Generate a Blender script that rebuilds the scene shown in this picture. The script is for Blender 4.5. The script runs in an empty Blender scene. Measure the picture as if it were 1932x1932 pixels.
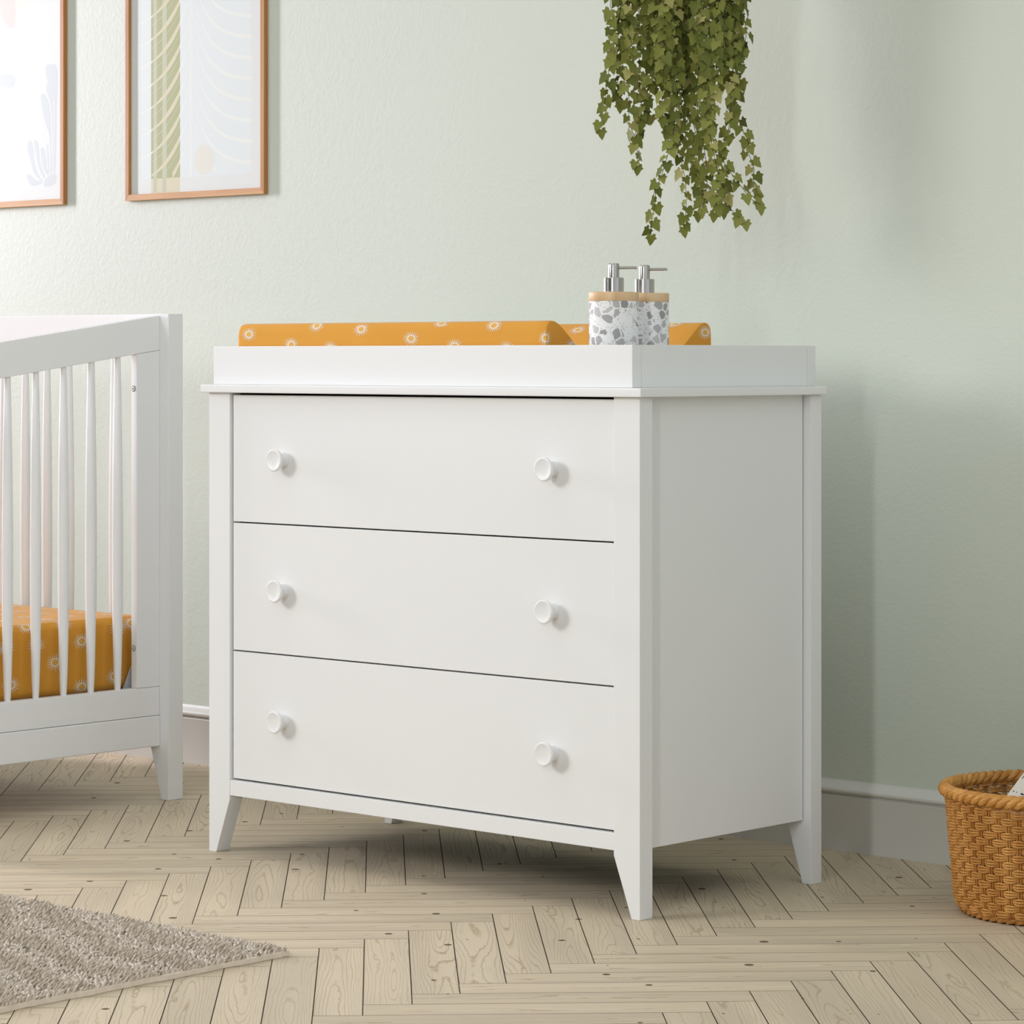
import bpy, bmesh, math, random
import numpy as np
from mathutils import Vector, Matrix
from mathutils.bvhtree import BVHTree
random.seed(7); rng = np.random.default_rng(11)
scene = bpy.context.scene
col = scene.collection
PI = math.pi

# ------------------------------------------------------------------ materials
def lin(r, g, b):
    f = lambda c: (c/255/12.92) if c/255 <= .04045 else ((c/255+.055)/1.055)**2.4
    return (f(r), f(g), f(b), 1)

class NT:
    def __init__(s, name):
        s.m = bpy.data.materials.new(name); s.m.use_nodes = True
        s.t = s.m.node_tree; s.b = s.t.nodes['Principled BSDF']
    def n(s, typ, **k):
        x = s.t.nodes.new(typ)
        for a, v in k.items(): setattr(x, a, v)
        return x
    def l(s, a, b): s.t.links.new(a, b)
    def put(s, sock, v):
        if hasattr(v, 'is_linked') or hasattr(v, 'links'): s.l(v, sock)
        else: sock.default_value = v
    def math(s, op, a, b=0.0, c=0.0):
        x = s.n('ShaderNodeMath', operation=op)
        for i, v in enumerate((a, b, c)): s.put(x.inputs[i], v)
        return x.outputs[0]
    def xyz(s, x, y, z=0.0):
        c = s.n('ShaderNodeCombineXYZ')
        for i, v in enumerate((x, y, z)): s.put(c.inputs[i], v)
        return c.outputs[0]
    def noise(s, vec, scale, detail=2, rough=.5, dist=0):
        x = s.n('ShaderNodeTexNoise'); s.l(vec, x.inputs['Vector'])
        x.inputs['Scale'].default_value = scale; x.inputs['Detail'].default_value = detail
        x.inputs['Roughness'].default_value = rough; x.inputs['Distortion'].default_value = dist
        return x.outputs['Fac']
    def smooth(s, v, a, b, lo=0.0, hi=1.0):
        x = s.n('ShaderNodeMapRange', interpolation_type='SMOOTHSTEP')
        s.put(x.inputs['Value'], v)
        for k, q in zip(('From Min', 'From Max', 'To Min', 'To Max'), (a, b, lo, hi)): x.inputs[k].default_value = q
        return x.outputs[0]
    def mix(s, f, a, b, blend='MIX'):
        x = s.n('ShaderNodeMix', data_type='RGBA', blend_type=blend)
        s.put(x.inputs[0], f); s.put(x.inputs[6], a); s.put(x.inputs[7], b)
        return x.outputs[2]
    def bump(s, h, strength=.2, dist=.002):
        x = s.n('ShaderNodeBump'); x.inputs['Strength'].default_value = strength
        x.inputs['Distance'].default_value = dist; s.l(h, x.inputs['Height']); s.l(x.outputs[0], s.b.inputs['Normal'])
    def geo(s): return s.n('ShaderNodeNewGeometry').outputs['Position']
    def obj(s): return s.n('ShaderNodeTexCoord').outputs['Object']
    def base(s, c): s.put(s.b.inputs['Base Color'], c)
    def rough(s, r, spec=None):
        s.put(s.b.inputs['Roughness'], r)
        if spec is not None: s.b.inputs['Specular IOR Level'].default_value = spec

def simple(name, c, r=.5, spec=.5, metal=0, var=.04, scale=30):
    m = NT(name); p = m.obj()
    f = m.noise(p, scale, 3)
    d = tuple(x*(1-var) for x in c[:3])+(1,); e = tuple(min(1, x*(1+var)) for x in c[:3])+(1,)
    m.base(m.mix(f, d, e)); m.rough(r, spec); m.b.inputs['Metallic'].default_value = metal
    return m.m

M = {}
M['white'] = simple('white_paint', (.785, .785, .785, 1), .38, .4, var=.008, scale=6)
M['crib_white'] = simple('crib_white_paint', (.80, .80, .80, 1), .42, .4, var=.008, scale=6)
M['dark'] = simple('painted_gap_shade', (.012, .012, .012, 1), .9, .1)  # near-black colour that paints shade behind the dresser gaps
M['base_white'] = simple('skirting_white', (.665, .65, .615, 1), .35, .4, var=.01, scale=5)
M['steel'] = simple('brushed_steel', (.47, .45, .43, 1), .23, .5, 1, var=.05, scale=40)
M['bolt'] = simple('bolt_metal', (.70, .70, .69, 1), .4, .4, 0)
M['bolt_dark'] = simple('bolt_recess', (.08, .075, .07, 1), .6, .2)
M['strap'] = simple('grey_bracket', (.46, .47, .49, 1), .45, .4)
M['vine_stem'] = simple('vine_stem', lin(70, 62, 45), .7, .2)
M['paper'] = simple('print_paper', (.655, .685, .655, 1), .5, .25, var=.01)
M['a_glare'] = simple('print_glare_blue', lin(212, 219, 217), .5, .25, var=.01)  # washed-out glass glare painted in as pale blue
M['a_green'] = simple('print_sage', lin(163, 167, 122), .5, .25, var=.02)
M['a_glare_streak'] = simple('print_glare_streak', lin(182, 186, 160), .5, .25, var=.02)  # pale vertical glare streaks painted on the green
M['a_cream'] = simple('print_cream', lin(203, 197, 168), .5, .25, var=.01)
M['a_glare_vein'] = simple('print_glare_vein', lin(219, 223, 216), .5, .25, var=.01)  # cream veins coloured pale, as if seen through glare
M['a_egg'] = simple('print_sand', lin(214, 214, 202), .5, .25, var=.01)
M['a_lav'] = simple('print_lavender', lin(195, 203, 204), .5, .25, var=.01)
M['a_pink'] = simple('print_blush', lin(217, 200, 192), .5, .25, var=.01)
M['sun_white'] = simple('sun_white_ink', (.80, .78, .72, 1), .75, .2)
M['sun_yellow'] = simple('sun_yellow_ink', lin(214, 166, 84), .75, .2)
M['pot'] = simple('planter_clay', lin(190, 180, 165), .7, .3)
M['cord'] = simple('planter_cord', lin(200, 190, 170), .9, .1)
M['binding'] = simple('rug_binding', lin(224, 210, 194), .95, .1, var=.15, scale=90)
M['thread'] = simple('dark_thread', lin(45, 40, 38), .9, .1)

# wall: mint paint with orange-peel texture
m = NT('mint_wall_paint'); p = m.geo()
big = m.noise(p, 1.3, 2)
m.base(m.mix(big, (.590, .645, .560, 1), (.612, .655, .575, 1)))
h = m.noise(p, 130, 2, .55); h2 = m.noise(p, 60, 1)
m.bump(m.math('ADD', h, m.math('MULTIPLY', h2, .5)), .27, .0018); m.rough(.55, .35)
M['wall'] = m.m

# mustard cotton
m = NT('mustard_cotton'); p = m.obj()
w = m.n('ShaderNodeTexNoise'); m.l(p, w.inputs['Vector']); w.inputs['Scale'].default_value = 900
m.base(m.mix(m.noise(p, 14, 2), lin(205, 144, 50), lin(212, 152, 60)))
m.bump(w.outputs['Fac'], .12, .0006); m.rough(.8, .2)
m.b.inputs['Sheen Weight'].default_value = .15; m.b.inputs['Sheen Roughness'].default_value = .35
M['mustard'] = m.m

# warm frame wood
def wood(name, a, b, ax, sc=1.0):
    m = NT(name); p = m.obj()
    mp = m.n('ShaderNodeMapping'); m.l(p, mp.inputs['Vector']); s = [60*sc]*3; s[ax] = 3*sc
    mp.inputs['Scale'].default_value = s
    f = m.noise(mp.outputs[0], 1.0, 5, .6, .6)
    m.base(m.mix(m.smooth(f, .3, .7), a, b)); m.rough(.5, .3); m.bump(f, .08, .001)
    return m.m
M['frame_v'] = wood('frame_wood_upright', lin(168, 114, 64), lin(188, 138, 88), 2)
M['frame_h'] = wood('frame_wood_rail', lin(188, 138, 90), lin(203, 158, 110), 0)
M['lid'] = wood('lid_wood', lin(205, 170, 128), lin(224, 194, 156), 2, .5)
M['rattan'] = wood('rattan', lin(182, 124, 56), lin(214, 158, 86), 2, .8)
M['rattan_dark'] = wood('rattan_stake', lin(160, 104, 46), lin(192, 138, 72), 2, .8)

# terrazzo
m = NT('terrazzo'); p = m.obj()
vc = m.n('ShaderNodeTexVoronoi'); m.l(p, vc.inputs['Vector']); vc.inputs['Scale'].default_value = 72
ve = m.n('ShaderNodeTexVoronoi', feature='DISTANCE_TO_EDGE'); m.l(p, ve.inputs['Vector']); ve.inputs['Scale'].default_value = 72
sep = m.n('ShaderNodeSeparateColor'); m.l(vc.outputs['Color'], sep.inputs[0])
pick = m.math('LESS_THAN', sep.outputs[0], .50)
edge = m.math('GREATER_THAN', m.math('ADD', ve.outputs['Distance'], m.math('MULTIPLY', m.noise(p, 160, 2), .16)), .17)
chip = m.math('MULTIPLY', pick, edge)
v2 = m.n('ShaderNodeTexVoronoi'); m.l(p, v2.inputs['Vector']); v2.inputs['Scale'].default_value = 330
s2 = m.n('ShaderNodeSeparateColor'); m.l(v2.outputs['Color'], s2.inputs[0])
speck = m.math('MULTIPLY', m.math('LESS_THAN', s2.outputs[0], .38), m.math('LESS_THAN', v2.outputs['Distance'], .33))
c0 = m.mix(m.noise(p, 40, 3), lin(232, 232, 234), lin(245, 245, 245))
cs = m.mix(speck, c0, lin(180, 179, 180))
cc = m.mix(sep.outputs[1], lin(150, 148, 150), lin(198, 197, 198))
m.base(m.mix(chip, cs, cc)); m.rough(.6, .3); M['terrazzo'] = m.m

# ivy leaves (leaf to leaf colour differs)
for i, (a, b) in enumerate([((106, 112, 46), (124, 128, 58)), ((122, 126, 60), (140, 142, 72)), ((150, 146, 84), (166, 160, 100)), ((88, 96, 38), (106, 112, 50))]):
    m = NT('ivy_leaf'); p = m.obj()
    m.base(m.mix(m.noise(p, 60, 2), lin(*a), lin(*b))); m.rough(.6, .22)
    M['leaf%d' % i] = m.m

# rug pile
m = NT('rug_pile'); p = m.obj()
m.base(m.mix(m.noise(p, 150, 2), lin(198, 184, 169), lin(219, 207, 193))); m.rough(.95, .1); M['pile'] = m.m
# cushion cloth
m = NT('cushion_cotton'); p = m.obj()
m.base(m.mix(m.noise(p, 500, 2), lin(206, 198, 188), lin(224, 217, 208))); m.rough(.9, .1)
m.bump(m.noise(p, 700, 2), .2, .0008); M['cushion'] = m.m

# herringbone floor: planks 0.0695 x 0.4865 m laid at 45 degrees to the wall
W = .0695
m = NT('herringbone_pine'); pos = m.geo()
sx = m.n('ShaderNodeSeparateXYZ'); m.l(pos, sx.inputs[0])
X, Y = sx.outputs[0], sx.outputs[1]
R2 = .70710678/W
P = m.math('ADD', m.math('MULTIPLY', m.math('ADD', X, Y), R2), .4452/W)
Q = m.math('ADD', m.math('MULTIPLY', m.math('SUBTRACT', Y, X), R2), .1345/W)
r = m.math('ADD', m.math('FLOOR', Q), 8.0)
pr_ = m.math('SUBTRACT', P, r)
t = m.math('FLOORED_MODULO', pr_, 14.0)
isA = m.math('LESS_THAN', t, 7.0)
fA = m.math('SUBTRACT', Q, m.math('FLOOR', Q)); idA2 = m.math('FLOOR', m.math('DIVIDE', pr_, 14.0))
kk = m.math('FLOOR', P); qb = m.math('ADD', m.math('SUBTRACT', Q, kk), 7.0)
tB = m.math('FLOORED_MODULO', qb, 14.0); fB = m.math('SUBTRACT', P, kk); idB2 = m.math('FLOOR', m.math('DIVIDE', qb, 14.0))
def sel(a, b):
    x = m.n('ShaderNodeMix', data_type='FLOAT'); m.l(isA, x.inputs[0]); m.put(x.inputs[2], b); m.put(x.inputs[3], a); return x.outputs[0]
along = sel(t, tB); across = sel(fA, fB); id1 = sel(r, kk); id2 = sel(idA2, idB2)
wn = m.n('ShaderNodeTexWhiteNoise', noise_dimensions='3D'); m.l(m.xyz(id1, id2, isA), wn.inputs['Vector'])
rc = m.n('ShaderNodeSeparateColor'); m.l(wn.outputs['Color'], rc.inputs[0])
ra, rb, rd = rc.outputs[0], rc.outputs[1], rc.outputs[2]
al = m.math('MULTIPLY', along, W); ac = m.math('MULTIPLY', across, W)
vec = m.xyz(m.math('ADD', m.math('MULTIPLY', al, 2.4), m.math('MULTIPLY', ra, 60)), m.math('ADD', m.math('MULTIPLY', ac, 24), m.math('MULTIPLY', rb, 60)), m.math('MULTIPLY', rd, 30))
ncon = m.noise(vec, 1.0, 1.2, .45)
nwob = m.noise(m.xyz(m.math('MULTIPLY', al, 40), m.math('MULTIPLY', ac, 60), m.math('MULTIPLY', ra, 40)), 1.0, 2)
cen = m.math('ABSOLUTE', m.math('SUBTRACT', across, m.math('ADD', .3, m.math('MULTIPLY', rd, .4))))
hgt = m.math('ADD', m.math('ADD', m.math('MULTIPLY', ncon, 9.0), m.math('MULTIPLY', m.math('POWER', cen, 1.7), 15.0)), m.math('MULTIPLY', nwob, .55))
fr = m.math('FRACT', hgt)
ring = m.math('MULTIPLY', m.smooth(fr, 0.0, .30, 1.0, 0.0), m.smooth(fr, 0, .04))
fine = m.noise(m.xyz(m.math('MULTIPLY', al, 14), m.math('MULTIPLY', ac, 420), m.math('MULTIPLY', rb, 40)), 1.0, 2)
blot = m.noise(vec, .55, 1)
c1 = m.mix(ra, (.650, .545, .405, 1), (.605, .500, .368, 1))
c2 = m.mix(m.smooth(blot, .35, .7), c1, (.535, .448, .335, 1))
c2 = m.mix(m.math('MULTIPLY', m.smooth(fine, .45, .75), .22), c2, (.40, .32, .22, 1))
c3 = m.mix(m.math('MULTIPLY', ring, m.math('ADD', .40, m.math('MULTIPLY', rb, .28))), c2, (.315, .222, .120, 1))
vo = m.n('ShaderNodeTexVoronoi', voronoi_dimensions='2D'); vo.inputs['Scale'].default_value = 1.0
m.l(m.xyz(m.math('MULTIPLY', X, 6.2), m.math('MULTIPLY', Y, 6.2)), vo.inputs['Vector'])
vs = m.n('ShaderNodeSeparateColor'); m.l(vo.outputs['Color'], vs.inputs[0])
kr = m.math('MULTIPLY', m.math('ADD', .010, m.math('MULTIPLY', vs.outputs[1], .036)), m.math('LESS_THAN', vs.outputs[0], .62))
knot = m.math('LESS_THAN', vo.outputs['Distance'], kr)
c4 = m.mix(m.math('MULTIPLY', knot, .85), c3, (.085, .055, .04, 1))
e1 = m.math('MINIMUM', across, m.math('SUBTRACT', 1.0, across)); e2 = m.math('MINIMUM', along, m.math('SUBTRACT', 7.0, along))
seam = m.math('MAXIMUM', m.smooth(e1, .008, .0165, 1, 0), m.smooth(e2, .006, .013, 1, 0))
m.base(m.mix(m.math('MULTIPLY', seam, .97), c4, (.034, .026, .018, 1)))
m.rough(m.math('ADD', .50, m.math('MULTIPLY', ring, .2)), .12)
m.put(m.b.inputs['Specular IOR Level'], m.math('MULTIPLY', m.math('SUBTRACT', 1.0, m.math('MAXIMUM', seam, knot)), .14))
m.bump(m.math('SUBTRACT', m.math('MULTIPLY', ring, -.15), seam), .35, .0012)
M['floor'] = m.m

# ------------------------------------------------------------------ helpers
def wloc(o):
    v = Vector((0, 0, 0))
    while o is not None: v += o.location; o = o.parent
    return v

def finish(me, ang=math.radians(32)):
    bm = bmesh.new(); bm.from_mesh(me)
    for f in bm.faces: f.smooth = True
    for e in bm.edges:
        if len(e.link_faces) == 2 and e.calc_face_angle(0) > ang: e.smooth = False
    bm.to_mesh(me); bm.free()

HARD = {'dresser_top', 'leg', 'side_panel', 'back_panel', 'front_rail', 'drawer', 'front_board', 'rear_board', 'side_board', 'leg_post', 'top_rail', 'lower_rail', 'apron', 'stile', 'mattress_support', 'mattress_bracket', 'frame_side', 'frame_rail'}
def part(name, bm, mats, parent=None, smooth=True):
    """link a bmesh given in world coordinates as ONE mesh object under parent"""
    me = bpy.data.meshes.new(name)
    if parent is not None: bmesh.ops.translate(bm, verts=bm.verts, vec=-wloc(parent))
    bm.to_mesh(me); bm.free()
    for mt in (mats if isinstance(mats, (list, tuple)) else [mats]): me.materials.append(M[mt])
    if smooth: finish(me)
    o = bpy.data.objects.new(name, me); col.objects.link(o)
    if parent is not None: o.parent = parent
    if smooth and name in HARD:
        wn_ = o.modifiers.new('weighted_normals', 'WEIGHTED_NORMAL'); wn_.weight = 90; wn_.keep_sharp = True
    return o

def thing(name, label, cat, loc, group=None):
    o = bpy.data.objects.new(name, None); col.objects.link(o); o.location = loc
    o.empty_display_size = .05
    o['label'] = label; o['category'] = cat
    if group: o['group'] = group
    return o

def struct(name, bm, mat, smooth=False):
    o = part(name, bm, mat, None, smooth); o['kind'] = 'structure'; return o

def box(bm, x0, x1, y0, y1, z0, z1, bev=.0015, seg=2, mi=0):
    b = bmesh.new()
    bmesh.ops.create_cube(b, size=1)
    for v in b.verts:
        v.co = Vector(((x0+x1)/2+v.co.x*(x1-x0), (y0+y1)/2+v.co.y*(y1-y0), (z0+z1)/2+v.co.z*(z1-z0)))
    if bev: bmesh.ops.bevel(b, geom=b.edges[:], offset=bev, segments=seg, profile=.5, affect='EDGES')
    return merge(bm, b, mi)

def merge(bm, b, mi=0):
    vm = [bm.verts.new(v.co) for v in b.verts]; b.verts.index_update()
    for f in b.faces:
        try: nf = bm.faces.new([vm[v.index] for v in f.verts]); nf.material_index = mi
        except ValueError: pass
    b.free(); return bm

def hexa(bm, bot, top, bev=.0015, seg=2):
    """solid from 4 bottom and 4 top points"""
    b = bmesh.new(); v = [b.verts.new(p) for p in list(bot)+list(top)]
    for q in ((3, 2, 1, 0), (4, 5, 6, 7), (0, 1, 5, 4), (1, 2, 6, 5), (2, 3, 7, 6), (3, 0, 4, 7)): b.faces.new([v[i] for i in q])
    bmesh.ops.recalc_face_normals(b, faces=b.faces)
    if bev: bmesh.ops.bevel(b, geom=b.edges[:], offset=bev, segments=seg, profile=.5, affect='EDGES')
    return merge(bm, b)

def prism(bm, pts, axis, a0, a1, bev=.0015):
    """extrude a 2D outline along axis (0 x: pts are y,z; 1 y: pts are x,z)"""
    b = bmesh.new()
    mk = (lambda p, a: (a, p[0], p[1])) if axis == 0 else ((lambda p, a: (p[0], a, p[1])) if axis == 1 else (lambda p, a: (p[0], p[1], a)))
    lo = [b.verts.new(mk(p, a0)) for p in pts]; hi = [b.verts.new(mk(p, a1)) for p in pts]
    n = len(pts)
    b.faces.new(lo); b.faces.new(hi[::-1])
    for i in range(n): b.faces.new([lo[i], hi[i], hi[(i+1) % n], lo[(i+1) % n]])
    bmesh.ops.recalc_face_normals(b, faces=b.faces)
    if bev: bmesh.ops.bevel(b, geom=b.edges[:], offset=bev, segments=2, profile=.5, affect='EDGES')
    return merge(bm, b)

def lathe(bm, prof, org, axis='Z', n=40, mi=0):
    """prof: (radius, height) along axis from org; axis 'Z' up or '-Y' forward"""
    rows = []
    for rr, h in prof:
        row = []
        if rr < 1e-6:
            pts = [(0, 0)]
        else: pts = [(rr*math.cos(2*PI*i/n), rr*math.sin(2*PI*i/n)) for i in range(n)]
        for a, c in pts:
            q = (a, c, h) if axis == 'Z' else ((a, -h, c) if axis == '-Y' else (h, a, c))
            row.append(bm.verts.new(Vector(org)+Vector(q)))
        rows.append(row)
    fs = []
    for A, B in zip(rows, rows[1:]):
        for i in range(n):
            j = (i+1) % n
            if len(A) == 1 and len(B) == 1: continue
            if len(A) == 1: q = [A[0], B[j], B[i]]
            elif len(B) == 1: q = [A[i], A[j], B[0]]
            else: q = [A[i], A[j], B[j], B[i]]
            f = bm.faces.new(q); f.material_index = mi; fs.append(f)
    bmesh.ops.recalc_face_normals(bm, faces=bm.faces)
    return bm

def tube(bm, pts, rad, n=6, closed=False, mi=0):
    pts = [Vector(p) for p in pts]; N = len(pts)
    rads = rad if isinstance(rad, (list, tuple)) else [rad]*N
    up = Vector((0, 0, 1)); rows = []
    for i, p in enumerate(pts):
        a = pts[(i-1) % N] if (closed or i > 0) else p; c = pts[(i+1) % N] if (closed or i < N-1) else p
        d = (c-a).normalized()
        s = d.cross(up)
        if s.length < 1e-3: s = d.cross(Vector((1, 0, 0)))
        s.normalize(); u = s.cross(d)
        rows.append([bm.verts.new(p+rads[i]*(math.cos(2*PI*k/n)*s+math.sin(2*PI*k/n)*u)) for k in range(n)])
    for i in range(N if closed else N-1):
        A, B = rows[i], rows[(i+1) % N]
        for k in range(n):
            f = bm.faces.new([A[k], A[(k+1) % n], B[(k+1) % n], B[k]]); f.material_index = mi
    if not closed:
        bm.faces.new(rows[0][::-1]).material_index = mi; bm.faces.new(rows[-1]).material_index = mi
    return bm

def suns(bm, centers, rad, mi_w=1, mi_y=2, rays=18, st=1.0):
    """print sun motifs onto the surface already in bm (white rays, yellow disc)"""
    bm.faces.ensure_lookup_table(); bm.normal_update()
    tree = BVHTree.FromBMesh(bm)
    rs = random.Random(3)
    for c in centers:
        hit = tree.find_nearest(Vector(c))
        if hit[0] is None: continue
        o, nrm = hit[0], hit[1]
        up = Vector((0, 0, 1)) if abs(nrm.z) < .8 else Vector((0, 1, 0))
        t1 = up.cross(nrm).normalized(); t2 = nrm.cross(t1)
        def pt(r_, a, off):
            q = o+r_*(math.cos(a)*t1*st+math.sin(a)*t2)
            h = tree.find_nearest(q)
            return h[0]+h[1]*off
        a0 = rs.random()
        for k in range(rays):
            a = 2*PI*(k+a0)/rays; L = rad*rs.uniform(.86, 1.05); hw = .10
            w = [pt(rad*.40, a-hw, .0005), pt(rad*.40, a+hw, .0005)]
            mid = [pt(rad*.66, a+hw*.42, .0005), pt(rad*.66, a-hw*.42, .0005)]
            tip = pt(L, a, .0005)
            v = [bm.verts.new(x) for x in (w[0], w[1], mid[0], mid[1], tip)]
            f = bm.faces.new([v[0], v[1], v[2], v[3]]); g = bm.faces.new([v[3], v[2], v[4]])
            f.material_index = g.material_index = mi_w
        n = 24
        ri = [bm.verts.new(pt(rad*.33, 2*PI*k/n, .0005)) for k in range(n)]
        ro = [bm.verts.new(pt(rad*.40, 2*PI*k/n, .0005)) for k in range(n)]
        for k in range(n):
            bm.faces.new([ri[k], ro[k], ro[(k+1) % n], ri[(k+1) % n]]).material_index = mi_w
        cv = bm.verts.new(pt(0, 0, .0005))
        for k in range(n): bm.faces.new([cv, ri[k], ri[(k+1) % n]]).material_index = mi_y

def grid_mesh(bm, F, nu, nv, closed_u=False, mi=0):
    V = [[bm.verts.new(F(i/(nu if closed_u else nu-1), j/(nv-1))) for i in range(nu)] for j in range(nv)]
    for j in range(nv-1):
        for i in range(nu if closed_u else nu-1):
            k = (i+1) % nu
            bm.faces.new([V[j][i], V[j][k], V[j+1][k], V[j+1][i]]).material_index = mi
    return V

# ------------------------------------------------------------------ setting
WY = .803
bm = bmesh.new(); box(bm, -5.6, 5.2, -6.0, WY, -.05, 0, 0); struct('floor', bm, 'floor')
bm = bmesh.new(); box(bm, -5.6, 5.2, WY, WY+.12, -.05, 2.7, 0); struct('wall_back', bm, 'wall')
prof = [(WY, 0), (.788, 0), (.788, .0985), (.7872, .1003), (.7885, .1018), (.7925, .1032), (.7935, .1052), (.7905, .1062),
        (.7862, .1078), (.7838, .1110), (.7840, .1145), (.7866, .1178), (.7905, .1200), (.7950, .1235), (.7985, .1270), (.8000, .1296), (WY, .1296)]
bm = bmesh.new(); prism(bm, prof, 0, -5.6, 5.2, 0); struct('baseboard_back', bm, 'base_white', True)

# ------------------------------------------------------------------ dresser
DW, DD, LW = 1.0415, .4909, .0565
dr = thing('dresser', 'white three-drawer dresser with round knobs and tapered legs standing on the floor', 'dresser', (-DW/2, DD/2, 0))
bm = bmesh.new(); box(bm, -DW-.0116, .0116, -.0116, DD, .8487, .8636, .0022); part('dresser_top', bm, 'white', dr)
def leg(xo, xi, y0, y1, xbot):
    # outer x, inner x at top, inner x at floor
    bm = bmesh.new()
    prism(bm, [(xo, 0), (xbot, 0), (xi, .100), (xi, .8487), (xo, .8487)], 1, y0, y1, .0013); return bm
part('leg', leg(0, -.0560, 0, .0327, -.0178), 'white', dr)
part('leg', leg(-DW, -DW+LW, 0, .0327, -DW+.0195), 'white', dr)
part('leg', leg(0, -.0500, .460, DD, -.0190), 'white', dr)
part('leg', leg(-DW, -DW+.05, .460, DD, -DW+.0190), 'white', dr)
for s, x in ((1, -.0155), (-1, -DW+.0155)):
    bm = bmesh.new(); box(bm, min(x, x-s*.016), max(x, x-s*.016), .0325, .4570, .1105, .8487, .001); part('side_panel', bm, 'white', dr)
bm = bmesh.new(); box(bm, -DW+.034, -.034, .455, .470, .112, .8480, 0); part('back_panel', bm, 'white', dr)
bm = bmesh.new(); box(bm, -DW+.0335, -.0335, .0265, .4548, .1150, .8484, 0); o = part('gap_shade_block', bm, 'dark', dr); o['label'] = 'near-black block painting shade into the gaps'  # solid dark block added so the gaps look black
bm = bmesh.new(); box(bm, -DW+LW-.001, -.0555, .0016, .022, .1078, .1364, .0012); part('front_rail', bm, 'white', dr)
for z0, z1, zk in ((.6120, .8447, .7278), (.3760, .6095, .4912), (.1398, .3735, .2550)):
    bm = bmesh.new(); box(bm, -DW+LW+.0035, -.0572, .0060, .0260, z0, z1, .0013)
    d = part('drawer', bm, 'white', dr)
    for xk in (-.846, -.193):
        bm = bmesh.new()
        lathe(bm, [(0, 0), (.0135, 0), (.0136, .0015), (.0128, .006), (.0128, .0105), (.0146, .0150), (.0178, .0186), (.0198, .0212), (.0203, .0236),
                   (.0203, .0250), (.0199, .0261), (.0192, .0268), (.0183, .0271), (.0172, .0270), (.0155, .0265), (.0130, .0257), (.0080, .0249), (.004, .0247), (0, .0246)], (xk, .0060, zk), '-Y', 44)
        part('knob', bm, 'white', d)

# changing tray on top
TX0, TX1, TY0, TY1, TZ0, TZ1, TT = -.0272-1.0165, -.0272, .0134, .5101, .8636, .9340, .0235
tr = thing('changing_tray', 'white open changing tray with low sides lying on the dresser top', 'tray', ((TX0+TX1)/2, (TY0+TY1)/2, TZ0))
bm = bmesh.new(); box(bm, TX0, TX1, TY0, TY0+TT, TZ0, TZ1, .0012); part('front_board', bm, 'white', tr)
bm = bmesh.new(); box(bm, TX0, TX1, TY1-TT, TY1, TZ0, TZ1, .0012); part('rear_board', bm, 'white', tr)
for x0 in (TX0, TX1-TT):
    bm = bmesh.new(); box(bm, x0, x0+TT, TY0+TT+.0004, TY1-TT-.0004, TZ0, TZ1, .0009); part('side_board', bm, 'white', tr)
bm = bmesh.new(); box(bm, TX0+TT, TX1-TT, TY0+TT, TY1-TT, TZ0, .8700, 0); part('tray_base', bm, 'white', tr)

# contoured changing pad
PX0, PX1, PY0, PY1, PZ = -1.007, -.240, .040, .484, .8702
half = [(.0, .000), (.0, .045), (.0002, .085), (.002, .096), (.006, .1025), (.013, .1055), (.022, .1052), (.032, .1010), (.044, .0925), (.056, .0825),
        (.072, .0690), (.090, .0580), (.115, .0490), (.150, .0435), (.222, .0415)]
H = .444
prof = [(PY0+a, PZ+b) for a, b in half]+[(PY1-a, PZ+b) for a, b in half[::-1][1:]]
bm = bmesh.new()
NX = 60
def padx(i):
    t = i/(NX-1); return PX0+(PX1-PX0)*t
rows = []
for i in range(NX):
    x = padx(i); rows.append((x, 1.0))
# end rounding: shrink profile slightly at ends
ends = [(0, .968), (.0012, .982), (.004, .993), (.009, 1.0)]
xs = [(PX0+d, s) for d, s in ends]+[(PX0+.009+(PX1-PX0-.018)*k/40, 1.0) for k in range(1, 40)]+[(PX1-d*.5, 1-(1-s)*.5) for d, s in ends[::-1]]
V = []
for x, s in xs:
    V.append([bm.verts.new((x, (PY0+PY1)/2+(y-(PY0+PY1)/2)*(1-(1-s)*.25), PZ+(z-PZ)*s)) for y, z in prof])
for A, B in zip(V, V[1:]):
    for k in range(len(prof)-1): bm.faces.new([A[k], B[k], B[k+1], A[k+1]])
    bm.faces.new([A[-1], B[-1], B[0], A[0]])
for R_, rev in ((V[0], False), (V[-1], True)):
    # cap as strips down to the base so that the valley stays concave
    n = len(prof); basev = [bm.verts.new((v.co.x, v.co.y, PZ)) for v in R_]
    for k in range(n-1):
        q = [R_[k], R_[k+1], basev[k+1], basev[k]]
        try: bm.faces.new(q)
        except ValueError: pass
bmesh.ops.remove_doubles(bm, verts=bm.verts, dist=1e-5)
bmesh.ops.recalc_face_normals(bm, faces=bm.faces)
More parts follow.
